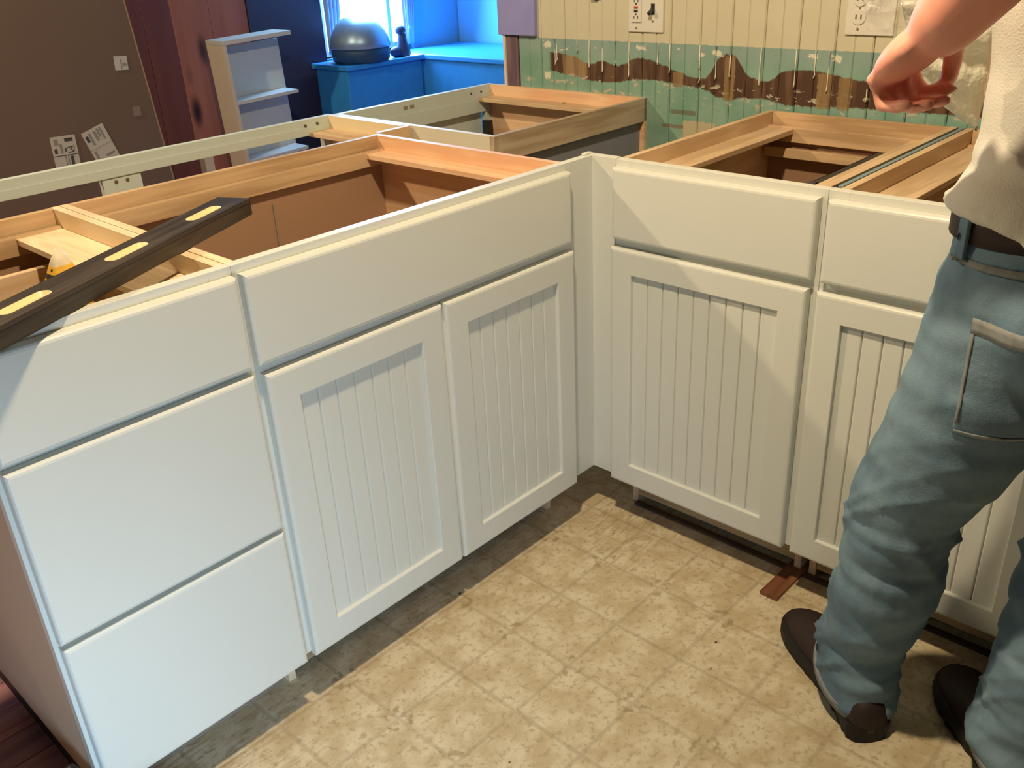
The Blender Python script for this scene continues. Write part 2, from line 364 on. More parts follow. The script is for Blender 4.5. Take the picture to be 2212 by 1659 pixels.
ZD0, ZD1, ZO0, ZO1 = .7105, .8616, .112, .692
def carcass(name, loc, rz, w, depth, label, group=None, left=MY, right=MY, back=ply, ledges=(1, 1), stile=.038, rail=.038, mids=(), face=paint, toe=True, side_bottom=0.0, back_top=H, backrail=True, nailer=.09, panel_in=ply, mrail=True, ledge_w=.055, right_x=0.0, left_x=0.0, ledge_mat=MY):
    t = empty(name, loc, rz); tag(t, label, 'cabinet', group)
    # face frame, each board of it one piece
    box('stile', (0, 0, TK), (stile, .019, H), face, t, .0008); box('stile', (w-stile, 0, TK), (w, .019, H), face, t, .0008)
    box('rail', (stile, 0, H-rail), (w-stile, .019, H), face, t, .0008); box('rail', (stile, 0, TK), (w-stile, .019, TK+.03), face, t, .0008)
    if mrail: box('rail', (stile, 0, .683), (w-stile, .019, .722), face, t, .0008)
    # sides
    for xa_, xb_, sm_ in ((left_x+.0005, left_x+T, left), (w-T-right_x, w-.0005-right_x, right)):
        pr = [(.0195, H-.0005), (.0195, TK), (.0775, TK), (.0775, side_bottom), (depth, side_bottom), (depth, H-.0005)] if toe else [(.0195, H-.0005), (.0195, side_bottom), (depth, side_bottom), (depth, H-.0005)]
        bm = bmesh.new(); loops(bm, [[V((xa_, y_, z_)) for y_, z_ in pr], [V((xb_, y_, z_)) for y_, z_ in pr]]); bm_obj('side_panel', bm, sm_, t)
    x0 = left_x+T+.0003; x1 = w-T-right_x-.0003
    box('bottom_panel', (x0, .0195, TK+.01), (x1, depth-.02, TK+.024), panel_in, t, .0005)
    box('back_panel', (x0, depth-.021, TK+.02), (x1, depth-.0145, H-.05), back, t, 0)
    if backrail:
        box('back_rail', (x0, depth-.014, H-.09), (x1, depth, H-.0008), PX, t, .001)
        box('nailer', (x0, depth-.036, H-.066), (x1, depth-.0215, H-.030), PX, t, .001)
    if ledges[0]: box('hold_down_ledge', (x0, .02, H-.046), (x0+ledge_w, depth-.035, H-.034), ledge_mat, t, .001)
    if ledges[1]: box('hold_down_ledge', (x1-ledge_w, .02, H-.046), (x1, depth-.035, H-.034), ledge_mat, t, .001)
    if toe: box('toe_board', (left_x+T+.001, .078, .022), (w-T-right_x-.001, .09, TK+.008), toewood, t, .0008)
    return t

# run along the left: drawer base, sink base, corner filler
xa0, xa1, xs = -1.258, -.8685, -.0784
A1 = carcass('drawer_base_cabinet', (xa0, 0, 0), 0, xa1-xa0-.0005, .609, 'white three-drawer base cabinet at the left end, under the long wooden level', left=endpanel, right=PALE, ledge_mat=PALE, ledge_w=.085, left_x=.001, side_bottom=.085, toe=False)
slab('drawer_front', xa0*0+.006, ZD0, xa1-xa0-.0035, ZD1, A1)
slab('drawer_front', .006, .4114, xa1-xa0-.0035, .6995, A1)
slab('drawer_front', .006, .112, xa1-xa0-.0035, .4025, A1)
box('rail', (.038, 0, .385), (xa1-xa0-.04, .019, .43), paint, A1, .0008)
box('toe_board', (.02, .088, .0), (xa1-xa0-.012, .1, TK+.008), brownpanel, A1, .0008)
box('dark_base_strip', (.012, .1, 0), (.02, .6, .084), plain('near_black_base', (.035, .03, .035), .6), A1, .001)
for zz in (.60, .30):
    box('drawer_box_side', (.03, .03, zz-.09), (.043, .5, zz), MY, A1, .001)
    box('drawer_box_side', (xa1-xa0-.046, .03, zz-.09), (xa1-xa0-.033, .5, zz), MY, A1, .001)
box('shelf_rail', (.02, .5, .70), (xa1-xa0-.02, .515, .80), MX, A1, .001)
A2 = carcass('sink_base_cabinet', (xa1, 0, 0), 0, xs-xa1, .609, left=PALE, right=PEACH, ledge_mat=PEACH, label='wide white sink base with one long false drawer over two beadboard doors', back=ply)
slab('false_drawer_front', -.8605-xa1, ZD0, -.091-xa1, ZD1, A2)
bead_door(-.8535-xa1, ZO0, -.4712-xa1, ZO1, A2, n=7)
bead_door(-.4640-xa1, ZO0, -.0855-xa1, ZO1, A2, n=7)
box('back_seam_batten', (-.42-xa1, .585, .14), (-.415-xa1, .5875, .78), brownpanel, A2, 0)
for (x, y, z) in ((-.60, .5865, .62), (-.615, .5865, .66), (-.63, .5865, .58), (-.58, .5865, .7)):
    cyl('staple_hole', (x-xa1, y, z), (x-xa1, y+.003, z), .0022, hole, A2, seg=8)
AF = tag(empty('corner_filler', (0, 0, 0)), 'plain white filler strips forming the inside corner between both cabinet runs', 'filler')
box('filler_strip', (xs+.0006, 0, TK), (-.0004, .019, H), paint, AF, .0006)
box('filler_strip', (0, -.0625, TK), (.019, .019, H+.001), paint, AF, .0006)
bm = bmesh.new(); add_box(bm, (-.012, .008, H), (.012, .019, H+.0045), .001); bm_obj('corner_splinter', bm, paint, AF)

# run along the right
yb = [-.0633, -.5275, -.9915, -1.4555]
labs = ['white base cabinet right of the inside corner, its beadboard door fully in view', 'white base cabinet partly hidden by the standing person in blue jeans', 'white base cabinet at the far right, behind the person']
BC = []
for i in range(3):
    w = yb[i]-yb[i+1]
    c = carcass('base_cabinet', (0, yb[i], 0), -math.pi/2, w-.0006, .64, labs[i], left=MY, right=MY, ledge_w=.07, left_x=.0 if i == 0 else .012, right_x=.006)
    slab('drawer_front', .003 if i == 0 else .0075, ZD0, w-.0105, ZD1, c)
    bead_door(.0 if i == 0 else .004, ZO0, w-.0140, ZO1, c, w=.053 if i else .0545, n=9)
    box('cross_rail', (.02, .585, .775), (w-.03, .60, .797), PX, c, .001)
    for xx in (.13, .36): cyl('screw', (xx, .6045, H-.062), (xx, .607, H-.062), .0055, screwmat, c)
    BC.append(c)
bs = tag(box('gap_strip', (.03, -.5385, .70), (.63, -.5295, H+.001), bluestrip, None, .001), 'thin blue-grey strip squeezed between two right-hand cabinets', 'strip')
# metal drawer slide hung under the right-hand ledge of the first right cabinet
bm = bmesh.new(); add_box(bm, (.333, .19, .826), (.352, .52, .829)); add_box(bm, (.333, .19, .808), (.335, .52, .829)); add_box(bm, (.350, .19, .808), (.352, .52, .829))
dsl = bm_obj('drawer_slide', bm, darkmetal, BC[0]); dsl['label'] = 'black metal drawer slide'
bm = bmesh.new(); add_box(bm, (.318, .168, .829), (.366, .172, .8325)); add_box(bm, (.318, .168, .795), (.3215, .172, .83)); add_box(bm, (.345, .168, .795), (.3485, .172, .83)); add_box(bm, (.318, .168, .795), (.348, .172, .798)); add_box(bm, (.335, .17, .8285), (.350, .20, .8325))
bm_obj('slide_bracket', bm, darkmetal, dsl)

# cabinets that face the dining room
B3 = carcass('corner_base_cabinet', (.660, .945, 0), math.pi, .624, .622, 'square open-topped base cabinet in the far corner against the beadboard wall', left=PEACH, right=plain('cream_side_panel', (.70, .68, .56), .5, var=.04), back=plain('grey_back_panel', (.24, .25, .31), .6), mrail=False, face=paint_in, ledges=(1, 0), backrail=False, panel_in=ply, toe=False)
box('back_rail', (0, .608, H-.064), (.624, .622, H-.0002), wood('grey_grained_pine', (.40, .30, .20), (.56, .46, .34), 'x', scale=.8), B3, .001)
box('nailer', (.018, .585, H-.05), (.606, .607, H-.03), PX, B3, .001)
dd = slab('door', .04, .13, .584, .80, B3, mat=paint_in)
box('door_back_panel', (.15, -.001, .22), (.52, .006, .72), paint_in, dd, .003)
box('rail', (.038, .0005, .796), (.586, .022, .838), paint_in, B3, .001)
box('hinge_cup', (.040, .019, .70), (.058, .05, .77), darkmetal, B3, .002)
box('hinge_cup', (.040, .019, .20), (.058, .05, .27), darkmetal, B3, .002)
cyl('screw', (.03, .34, H-.045), (.03, .34, H-.0305), .005, screwmat, B3)
for xx in (.10, .055): cyl('pocket_hole', (xx, .018, .858), (xx, .0205, .858), .004, hole, B3, seg=10)
for xx in (.30, .325): box('glue_smear', (xx+.04, .0192, .852), (xx+.056, .0202, .861), brownpanel, B3, 0)
CW = 1.46
CB = carcass('shallow_base_cabinet', (.0345, .962, 0), math.pi, CW, .325, 'shallow white-framed cabinet without doors, backing onto the left run', left=plain('cream_inner_side', (.80, .68, .44), .5, var=.04), right=paint_in, mrail=False, face=paint_in, backrail=False, back=brownpanel, toe=False, ledges=(1, 1), ledge_w=.07)
for ch in [c for c in CB.children if c.name.startswith('back_panel')]: bpy.data.objects.remove(ch)
box('rail', (.038, .0195, H-.043), (CW-.038, .023, H-.021), paint_in, CB, .001)
box('mid_stile', (.577, 0, TK+.03), (.672, .0192, H-.038), paint_in, CB, .0008)
box('mid_stile', (1.0, 0, TK+.03), (1.076, .0192, H-.038), paint_in, CB, .0008)
for xx in (.612, .640, 1.03, 1.05): cyl('pocket_hole', (xx, .0185, .8215), (xx, .0206, .8215), .0045, hole, CB, seg=10)
for xx in (.055, .095): cyl('pocket_hole', (xx, .018, .861), (xx, .0238, .861), .0035, hole, CB, seg=10)
bf = tag(box('filler_board', (-.072, .612, .55), (.030, .628, H), PX, None, .001), 'short pine board filling the gap behind the sink base back corner', 'board')

# shim under the right run
ss = tag(empty('wood_shim', (0, -.51, 0)), 'small reddish-brown wood shim poking out under the right-hand cabinets', 'shim')
bm = bmesh.new(); loops(bm, [[V((-.05, -.022, 0)), V((-.05, .018, 0)), V((-.05, .018, .009)), V((-.05, -.022, .009))], [V((.11, -.022, 0)), V((.11, .018, 0)), V((.11, .018, .004)), V((.11, -.022, .004))]])
bm_obj('shim_wedge', bm, wood('red_shim_wood', (.17, .065, .03), (.26, .11, .055), 'x'), ss)
# floor batten, darkened to paint the shadow gap under the toe boards
tag(box('floor_batten', (.060, -1.3, .0), (.077, -.08, .005), wood('gap_shade_batten', (.07, .045, .03), (.11, .07, .045), 'y'), None, .001), 'thin wooden batten, coloured as a shadow gap, on the floor under the right-hand toe space', 'batten')

# ---------------------------------------------------------------- level
lv = empty('spirit_level', (-1.06375, .02498, H+.0012), math.atan2(.46158622, .88709535)); tag(lv, 'long dark wooden spirit level lying across the left cabinets', 'level')
lw = wood('aged_dark_level_wood', (.030, .023, .017), (.070, .055, .041), 'x', .5)
slots = [(.325, .088), (.120, .088), (-.090, .088), (-.36, .088), (-.66, .088)]
L0, L1, LWD, LH = -.80, .424, .064, .029
# wide top face pierced by oblong hand slots: built as grid strips round each slot
bm = bmesh.new()
def prism(pts, z0, z1):
    loops(bm, [[V((x, y, z0)) for x, y in pts], [V((x, y, z1)) for x, y in pts]])
xs_ = L0
sw = .0115; yc = .030
for c, ln in sorted(slots):
    a, b = c-ln/2, c+ln/2
    prism([(xs_, 0), (a, 0), (a, LWD), (xs_, LWD)], 0, LH)
    n = 10
    lowc = [(a+sw-sw*math.cos(math.pi/2*k/n), yc-sw*math.sin(math.pi/2*k/n)) for k in range(n+1)]
    lo = [(a, yc)]+lowc[1:]+[(b-sw+sw*math.sin(math.pi/2*k/n), yc-sw*math.cos(math.pi/2*k/n)) for k in range(n+1)]
    for (p, q) in zip(lo, lo[1:]):
        if q[0]-p[0] > 1e-6:
            prism([(p[0], 0), (q[0], 0), (q[0], q[1]), (p[0], p[1])], 0, LH)
            prism([(p[0], 2*yc-p[1]), (q[0], 2*yc-q[1]), (q[0], LWD), (p[0], LWD)], 0, LH)
    xs_ = b
prism([(xs_, 0), (L1, 0), (L1, LWD), (xs_, LWD)], 0, LH)
bm_obj('level_body', bm, lw, lv)
sc_ = plain('cream_slot_lining', (.80, .68, .36), .35, var=.12)
for c, ln in slots:
    bm = bmesh.new()
    def oval(w_, z, off=0, ex=0): return [V((c+(ln/2-sw)*(1 if math.cos(t) > 0 else -1)+(w_)*math.cos(t), yc+w_*math.sin(t), z)) for t in [math.pi*2*k/32+.001 for k in range(32)]]
    loops(bm, [oval(sw-.0002, .0015), oval(sw-.0002, LH+.0004), oval(sw-.0032, LH+.0004), oval(sw-.0036, .010), oval(.002, .009)], True, True)
    bm_obj('slot_lining', bm, sc_, lv, True)
wm = plain('worn_edge_groove', (.045, .032, .025), .6)
box('edge_groove', (L0, -.0006, LH-.006), (L1-.004, .0, LH-.0015), wm, lv, 0)
box('end_cap', (L1, .0015, .001), (L1+.0015, LWD-.0015, LH-.001), plain('brass_end_dark', (.10, .08, .06), .4, metal=.4), lv, .0005)

# ---------------------------------------------------------------- things inside the drawer base
bg = empty('plastic_tool_bag', (-1.0, .30, TK+.03)); tag(bg, 'pointed white bag with yellow and black print standing in the drawer cabinet', 'bag')
g = G('white_bag_with_yellow_print'); x_, y_, z_ = g.xyz(g.obj()); nn = g.noise(g.obj(), 40, 3)
zz = g.M('ADD', z_, g.M('MULTIPLY', g.M('SUBTRACT', nn, .5), .006))
yel = g.M('MULTIPLY', g.step(zz, .600, .605), g.M('SUBTRACT', 1.0, g.step(zz, .714, .717)))
col = g.mix(yel, (.78, .68, .50), (.85, .48, .04))
arc = g.M('ABSOLUTE', g.M('SUBTRACT', z_, g.M('MULTIPLY_ADD', g.M('MULTIPLY', x_, x_), -8.0, .700)))
blk = g.M('MULTIPLY', g.M('SUBTRACT', 1.0, g.step(arc, .003, .005)), g.M('SUBTRACT', 1.0, g.step(g.M('ABSOLUTE', x_), .024, .026)))
dots = g.M('SUBTRACT', 1.0, g.step(g.n('ShaderNodeTexVoronoi', {'Vector': g.obj(), 'Scale': 70.0}, 0), .22, .3))
dots = g.M('MULTIPLY', dots, g.M('MULTIPLY', g.step(z_, .705, .706), g.M('SUBTRACT', 1.0, g.step(z_, .712, .713))))
col = g.mix(g.M('MAXIMUM', blk, dots), col, (.03, .025, .02)); g.bump(nn, .5, .004)
bagm = g.done(col, .5, .4)
bm = bmesh.new(); rings = []
for z, rx, ry in ((0, .05, .05), (.2, .055, .05), (.45, .055, .045), (.58, .055, .042), (.63, .052, .038), (.66, .038, .034), (.695, .025, .024), (.722, .015, .012), (.742, .004, .003)):
    rings.append([V((.018*(z/.742)**4+rx*math.cos(t)*(1+.12*math.sin(3*t+z*20)), ry*math.sin(t)*(1+.1*math.cos(4*t+z*15)), z)) for t in [2*math.pi*k/28 for k in range(28)]])
loops(bm, rings); bm_obj('bag_body', bm, bagm, bg, True)
bg.location = (-1.020, .292, TK+.030)
pc = tag(tube('power_cord', [(-1.225, .44, .70), (-1.17, .37, .745), (-1.10, .25, .775), (-1.10, .245, .5), (-1.10, .24, .15)], .0055, black, None), 'black cord draped inside the drawer cabinet beside the white bag', 'cord')
sa = tag(tube('carry_strap', [(-1.225, .19, .808), (-1.19, .20, .805), (-1.15, .20, .79), (-1.13, .19, .5), (-1.13, .18, .15)], [.012, .012, .011, .009, .009], plain('dark_blue_webbing', (.02, .022, .035), .6), None), 'dark strap behind the cord inside the drawer cabinet', 'strap')

# dark tool case corner on the floor at the lower left
tc = tag(empty('tool_case', (-1.372, .04, 0)), 'dark blue-black case corner on the floor at the left cabinet end', 'case')
bm = bmesh.new(); add_box(bm, (-.10, -.30, 0), (.102, .012, .155), .012); bm_obj('case_shell', bm, plain('dark_teal_plastic', (.018, .028, .034), .4), tc)
box('case_lid_seam', (-.102, -.302, .10), (.1035, .014, .104), black, tc, .001)

# ---------------------------------------------------------------- dining room
dw = wood('knotty_pine_wall', (.085, .030, .022), (.15, .055, .034), 'z', .4, .35)
g = G('knotty_pine_board'); p = g.map(g.obj(), (14, 14, .9)); n1 = g.noise(p, 1, 5, .6)
kn = g.M('SUBTRACT', 1.0, g.step(g.n('ShaderNodeTexVoronoi', {'Vector': g.map(g.obj(), (7, 7, 2.6)), 'Scale': 1.0}, 0), .10, .30))
col = g.mix(n1, (.22, .070, .048), (.44, .17, .10)); col = g.mix(kn, col, (.035, .014, .014)); kp = g.done(col, .38, .4)
g = G('knotty_pine_board_dark'); p = g.map(g.obj(), (14, 14, .9)); n1 = g.noise(p, 1, 5, .6)
col = g.mix(n1, (.09, .032, .032), (.18, .062, .05)); kpd = g.done(col, .4, .4)
blue = plain('haze_deep_blue', (.10, .40, .72), .5, .3, var=.15, scale=1.5)  # both wall blues paint in the glare haze round the window
blue2 = plain('haze_bright_blue', (.14, .52, .80), .55, .3, var=.15, scale=1.2)
wb = struct(empty('wall_back', (0, 3.3, 0)))
box('backing', (-3.6, .03, 0), (1.285, .12, 2.42), brownpanel, wb, 0)
for xx, w, mt in ((-.6, .2, kp), (-.4, .2, kpd), (-.2, .2, kp), (0, .2, kpd), (.2, .2, kpd), (.4, .16, kpd), (.56, .15, kpd), (.71, .15, kpd), (.86, .21, kp), (1.07, .215, kp)):
    box('pine_board', (xx+.001, 0, 0), (xx+w-.001, .028, 2.42), mt, wb, .003)
struct(box('wall_back', (1.287, 3.295, 0), (1.752, 3.42, 2.42), plain('haze_navy_wall', (.028, .030, .075), .6, var=.15), None, .002))  # navy carries the painted window haze further left
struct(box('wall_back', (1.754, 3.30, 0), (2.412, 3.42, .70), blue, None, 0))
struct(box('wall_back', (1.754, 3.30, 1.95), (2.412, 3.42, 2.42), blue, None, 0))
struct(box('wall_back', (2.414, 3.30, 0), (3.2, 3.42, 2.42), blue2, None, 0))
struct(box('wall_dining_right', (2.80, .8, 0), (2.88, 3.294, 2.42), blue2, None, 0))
wn = struct(empty('window_1', (2.083, 3.33, .72)))
wf = plain('white_window_frame', (.75, .8, .8), .5)
for a, b in (((-.325, 0, 0), (.325, .05, .03)), ((-.325, 0, 1.18), (.325, .05, 1.21)), ((-.325, 0, .03), (-.29, .05, 1.18)), ((.29, 0, .03), (.325, .05, 1.18))): box('window_frame', a, b, wf, wn, .002)
box('mullion', (.17, .0, .03), (.195, .045, 1.18), plain('pale_green_mullion', (.5, .85, .75), .5), wn, .002)
g = G('daylit_glass_pane'); g.b.inputs['Emission Color'].default_value = (.72, .93, 1.0, 1); g.b.inputs['Emission Strength'].default_value = 3.2
pane = g.done((.8, .9, 1.0), .2)
box('pane', (-.29, .02, .03), (.17, .03, 1.18), pane, wn, 0); box('pane', (.195, .02, .03), (.29, .03, 1.18), pane, wn, 0)
# curtains
cu = plain('pale_blue_curtain', (.28, .48, .72), .8, .2, var=.15, scale=6)
def curtain(x0, x1, y, z0, z1, label):
    n = 40; vs = []
    for j, (z, s) in enumerate(((z1, 1), (1.2, 1), (.95, .9), (z0+.12, .75), (z0, .6))):
        for i in range(n+1):
            t = i/n; x = x0+(x1-x0)*t*s; vs.append((x, y+.012*math.sin(t*26)*s, z))
    fs = [(j*(n+1)+i, j*(n+1)+i+1, (j+1)*(n+1)+i+1, (j+1)*(n+1)+i) for j in range(4) for i in range(n)]
    o = mesh_obj('curtain', vs, fs, cu, None, True); md = o.modifiers.new('s', 'SOLIDIFY'); md.thickness = .004
    return tag(o, label, 'curtain')
curtain(1.765, 1.88, 3.283, .735, 2.0, 'pale blue curtain at the left side of the bright window')
curtain(2.35, 2.42, 3.275, .735, 2.0, 'narrow curtain edge at the right side of the bright window')

# low chest under the window, the window's glare haze painted on as blue
sb = empty('sideboard', (1.99, 3.15, 0)); tag(sb, 'low sideboard in front of the window, its blue imitating glare haze, dome lid standing on it', 'sideboard')
box('body', (-.34, -.16, .03), (.20, .12, .68), plain('haze_blue_cabinet', (.04, .34, .85), .5, var=.15), sb, .004)
box('top', (-.36, -.19, .68), (.205, .135, .705), plain('haze_blue_top', (.045, .36, .88), .35), sb, .004)
for xx in (-.33, .15): box('foot', (xx, -.15, 0), (xx+.04, -.11, .03), black, sb, .002)
sb2 = empty('blanket_chest', (2.5, 1.6, 0)); tag(sb2, 'long chest along the right of the dining room, its blue imitating glare haze', 'chest')  # body and lid get the same painted haze blue as the walls
box('body', (-.29, -.7, .0), (.28, 1.66, .675), plain('haze_blue_chest', (.04, .34, .85), .5, var=.15), sb2, .006)
box('lid', (-.30, -.71, .675), (.285, 1.665, .705), plain('haze_blue_lid', (.045, .36, .88), .4), sb2, .006)

# metal dome
dm = empty('dome_lid', (1.985, 3.10, .7055)); tag(dm, 'shiny metal dome on a dark round base in front of the window', 'lid')
def lathe(name, prof, mat, parent, seg=40):
    bm = bmesh.new(); loops(bm, [[V((r_*math.cos(2*math.pi*k/seg), r_*math.sin(2*math.pi*k/seg), z)) for k in range(seg)] for r_, z in prof]); return bm_obj(name, bm, mat, parent, True)
lathe('base', [(.15, 0), (.165, .01), (.17, .05), (.17, .075), (.16, .078)], plain('dark_blue_base', (.02, .08, .2), .5), dm)
lathe('dome', [(.172, .078), (.176, .082), (.172, .12), (.158, .16), (.13, .205), (.095, .235), (.05, .252), (.02, .257), (.003, .258)], plain('blue_steel', (.34, .52, .75), .38, .5, .6, var=.05), dm)
dm.location = (1.83, 3.08, .7055); dm.scale = (.95, .95, .95)
# figurine
fg = empty('figurine', (2.26, 3.06, .7055)); fg.location = (2.085, 3.02, .7055); tag(fg, 'small dark seated figurine silhouetted against the bright window', 'figurine')
fm = plain('dark_blue_figurine', (.02, .06, .16), .5)
lathe('body', [(.035, 0), (.045, .01), (.04, .04), (.028, .07), (.024, .10), (.022, .12), (.012, .125)], fm, fg, 20)
bm = bmesh.new(); bmesh.ops.create_icosphere(bm, subdivisions=3, radius=.030, matrix=Matrix.Translation((-.008, 0, .140)) @ Matrix.Diagonal((1, 1, .9, 1))); bm_obj('head', bm, fm, fg, True)
bm = bmesh.new(); bmesh.ops.create_icosphere(bm, subdivisions=3, radius=.034, matrix=Matrix.Translation((-.052, 0, .028)) @ Matrix.Diagonal((1.2, .8, .85, 1))); bm_obj('lap', bm, fm, fg, True)
pp = tag(box('paper_sheet', (2.06, 2.963, .7052), (2.19, 2.985, .7068), plain('white_paper', (.75, .85, .9), .6), None, 0), 'white paper lying at the edge of the sideboard under the figurine', 'paper')

# open-ended white shelf unit
bk = empty('shelf_unit', (.905, 2.885, 0), math.radians(-2)); bk.rotation_euler = (0, math.radians(-2.2), math.radians(-2)); tag(bk, 'narrow white open-ended shelf unit standing before the pine boards', 'shelf')
wp = plain('white_shelf_paint', (.60, .64, .62), .45, var=.04); wt = plain('tan_lit_side', (.66, .60, .48), .5, var=.05)  # tan side has the warm lamplight painted into its colour
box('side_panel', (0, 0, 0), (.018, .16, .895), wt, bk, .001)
box('back_panel', (.0185, .13, 0), (.375, .142, .875), wp, bk, .001)
box('top_panel', (0, -.003, .8955), (.375, .16, .915), wp, bk, .001)
for z in (.62, .335, .06): box('shelf', (.0185, 0, z), (.365, .1295, z+.016), wp, bk, .001)
sw2 = tag(empty('small_white_box', (.322, 2.22, 0)), 'small upright white carton seen through the shallow cabinet frame', 'carton')
box('carton_body', (-.02, -.02, 0), (.02, .02, .565), plain('white_card', (.62, .56, .44), .6), sw2, .002)

# cardboard box
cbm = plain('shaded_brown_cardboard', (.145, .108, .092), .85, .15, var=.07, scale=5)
cb = empty('cardboard_box', (0, 2.0, 0)); tag(cb, 'huge brown cardboard box with white shipping labels at the left', 'box')
vs = [(-2.6, 0, 0), (.10, 0, 0), (.10, .25, 0), (-2.6, .25, 0), (-2.6, 0, 1.28), (.004, 0, 1.28), (.004, .25, 1.28), (-2.6, .25, 1.28)]
mesh_obj('carton_walls', vs, [(3, 2, 1, 0), (4, 5, 6, 7), (0, 1, 5, 4), (1, 2, 6, 5), (2, 3, 7, 6), (3, 0, 4, 7)], cbm, cb)
tape = plain('pale_edge_tape', (.30, .22, .15), .5)
mesh_obj('edge_tape', [(.098-.002, -.0012, 0), (.102, -.0012, 0), (.102, .01, 0), (.096, .01, 0), (.001, -.0012, 1.32), (.005, -.0012, 1.32), (.005, .01, 1.32), (.001, .01, 1.32)], [(3, 2, 1, 0), (4, 5, 6, 7), (0, 1, 5, 4), (1, 2, 6, 5), (2, 3, 7, 6), (3, 0, 4, 7)], tape, cb)
lab = plain('label_paper', (.46, .46, .42), .6, var=.04); ink = plain('label_ink', (.05, .05, .055), .7); ink2 = plain('faint_label_ink', (.22, .23, .21), .7)
def lbl(cx, cz, w, h, ang, marks, m=lab):
    R_ = Matrix.Translation((cx, -.0015, cz)) @ Matrix.Rotation(ang, 4, 'Y')
    bm = bmesh.new(); add_box(bm, (-w/2, -.0004, -h/2), (w/2, .0004, h/2), 0, R_); o = bm_obj('shipping_label', bm, m, cb)
    for mm in marks:
        x0, z0, x1, z1 = mm[:4]
        bm = bmesh.new(); add_box(bm, (x0*w-w/2, -.0009, z0*h-h/2), (x1*w-w/2, -.0004, z1*h-h/2), 0, R_); bm_obj('print', bm, mm[4] if len(mm) > 4 else ink2, o)
    return o, R_, w, h
def letter(txt, R_, x, z, size, rot, parent, m=ink):
    cu_ = bpy.data.curves.new('t', 'FONT'); cu_.body = txt; cu_.size = size; cu_.extrude = .0003; cu_.align_x = 'CENTER'; cu_.align_y = 'CENTER'; cu_.resolution_u = 2
    o = bpy.data.objects.new('t', cu_); me = bpy.data.meshes.new_from_object(o); bpy.data.objects.remove(o)
    me.transform(R_ @ Matrix.Translation((x, -.0009, z)) @ Matrix.Rotation(math.pi/2, 4, 'X') @ Matrix.Rotation(rot, 4, 'Z')); me.materials.clear(); me.materials.append(m)
    oo = bpy.data.objects.new('lettering', me); C.objects.link(oo); oo.parent = parent
o, R_, w, h = lbl(-.300, .690, .083, .160, math.radians(2), [(0, .60, 1, .615, ink), (.12, .83, .28, .95), (.32, .66, .42, .84), (.55, .88, .88, .95, ink), (.08, .66, .2, .76, ink), (.5, .68, .56, .76, ink), (.66, .25, .78, .58, ink), (.45, .2, .5, .6), (.56, .2, .6, .6), (.86, .7, .9, .8), (.55, .02, .97, .16, ink)])
letter('M', R_, .018, .034, .030, math.radians(-80), o)
lbl(-.176, .715, .083, .130, math.radians(-17), [(.08, .72, .2, .88, ink), (.24, .60, .34, .92), (.46, .66, .58, .92), (.62, .72, .72, .95), (.76, .62, .84, .95), (.02, .50, .98, .51), (.1, .2, .2, .45), (.5, .2, .9, .26)])
lbl(-.043, .970, .046, .045, math.radians(4), [(.45, .1, .55, .8), (.6, .3, .9, .5)], plain('silver_label', (.48, .47, .44), .35))
lbl(-.025, .808, .028, .032, 0, [], plain('faint_tape_patch', (.22, .16, .13), .4))

# ---------------------------------------------------------------- person
fw = V((.643, .766, 0)); lf = V((-.766, .643, 0)); up_ = V((0, 0, 1))
def ring(c, a, b, ra, rb, n=24): return [V(c)+V(a)*ra*math.cos(2*math.pi*k/n)+V(b)*rb*math.sin(2*math.pi*k/n) for k in range(n)]
def limb(bm, pts, n=20, flat=1.0, ref=None):
    """tapered closed tube through (point, radius) with rounded ends"""
    P_ = [(V(p), r_) for p, r_ in pts]; rs = []
    for i, (p, r_) in enumerate(P_):
        d = (P_[min(i+1, len(P_)-1)][0]-P_[max(i-1, 0)][0]).normalized()
        a = (ref or V((.3, .2, .93))).cross(d); a = a.normalized() if a.length > 1e-3 else V((1, 0, 0)); b = d.cross(a)
        if i == 0:
            for q in (.95, .6): rs.append(ring(p-d*r_*q, a, b, r_*math.sqrt(1-q*q)*flat, r_*math.sqrt(1-q*q), n))
        rs.append(ring(p, a, b, r_*flat, r_, n))
        if i == len(P_)-1:
            for q in (.6, .95): rs.append(ring(p+d*r_*q, a, b, r_*math.sqrt(1-q*q)*flat, r_*math.sqrt(1-q*q), n))
    loops(bm, rs)
def ell(bm, c, rx, ry, rz, ax=fw, ay=lf, az=up_, sub=3):
    R_ = Matrix((V(ax), V(ay), V(az))).transposed().to_4x4()
    bmesh.ops.create_icosphere(bm, subdivisions=sub, radius=1.0, matrix=Matrix.Translation(V(c)) @ R_ @ Matrix.Diagonal((rx, ry, rz, 1)))
def fuse(name, bm, mat, parent, voxel, smooth=4, disp=None, fac=.5):
    me = bpy.data.meshes.new(name+'_src'); bmesh.ops.recalc_face_normals(bm, faces=bm.faces); bm.to_mesh(me); bm.free()
    o = bpy.data.objects.new(name+'_src', me); C.objects.link(o)
    md = o.modifiers.new('r', 'REMESH'); md.mode = 'VOXEL'; md.voxel_size = voxel; md.use_smooth_shade = True
    if smooth: s_ = o.modifiers.new('s', 'SMOOTH'); s_.iterations = smooth; s_.factor = fac
    dg = bpy.context.evaluated_depsgraph_get(); dg.update()
    m2 = bpy.data.meshes.new_from_object(o.evaluated_get(dg)); bpy.data.objects.remove(o)
    m2.name = name
    if disp:
        for v, nrm in [(v, v.normal.copy()) for v in m2.vertices]: v.co += nrm*disp(v.co)
        m2.update()
    m2.materials.clear(); m2.materials.append(mat)
    for p in m2.polygons: p.use_smooth = True
    oo = bpy.data.objects.new(name, m2); C.objects.link(oo); oo.parent = parent
    return oo

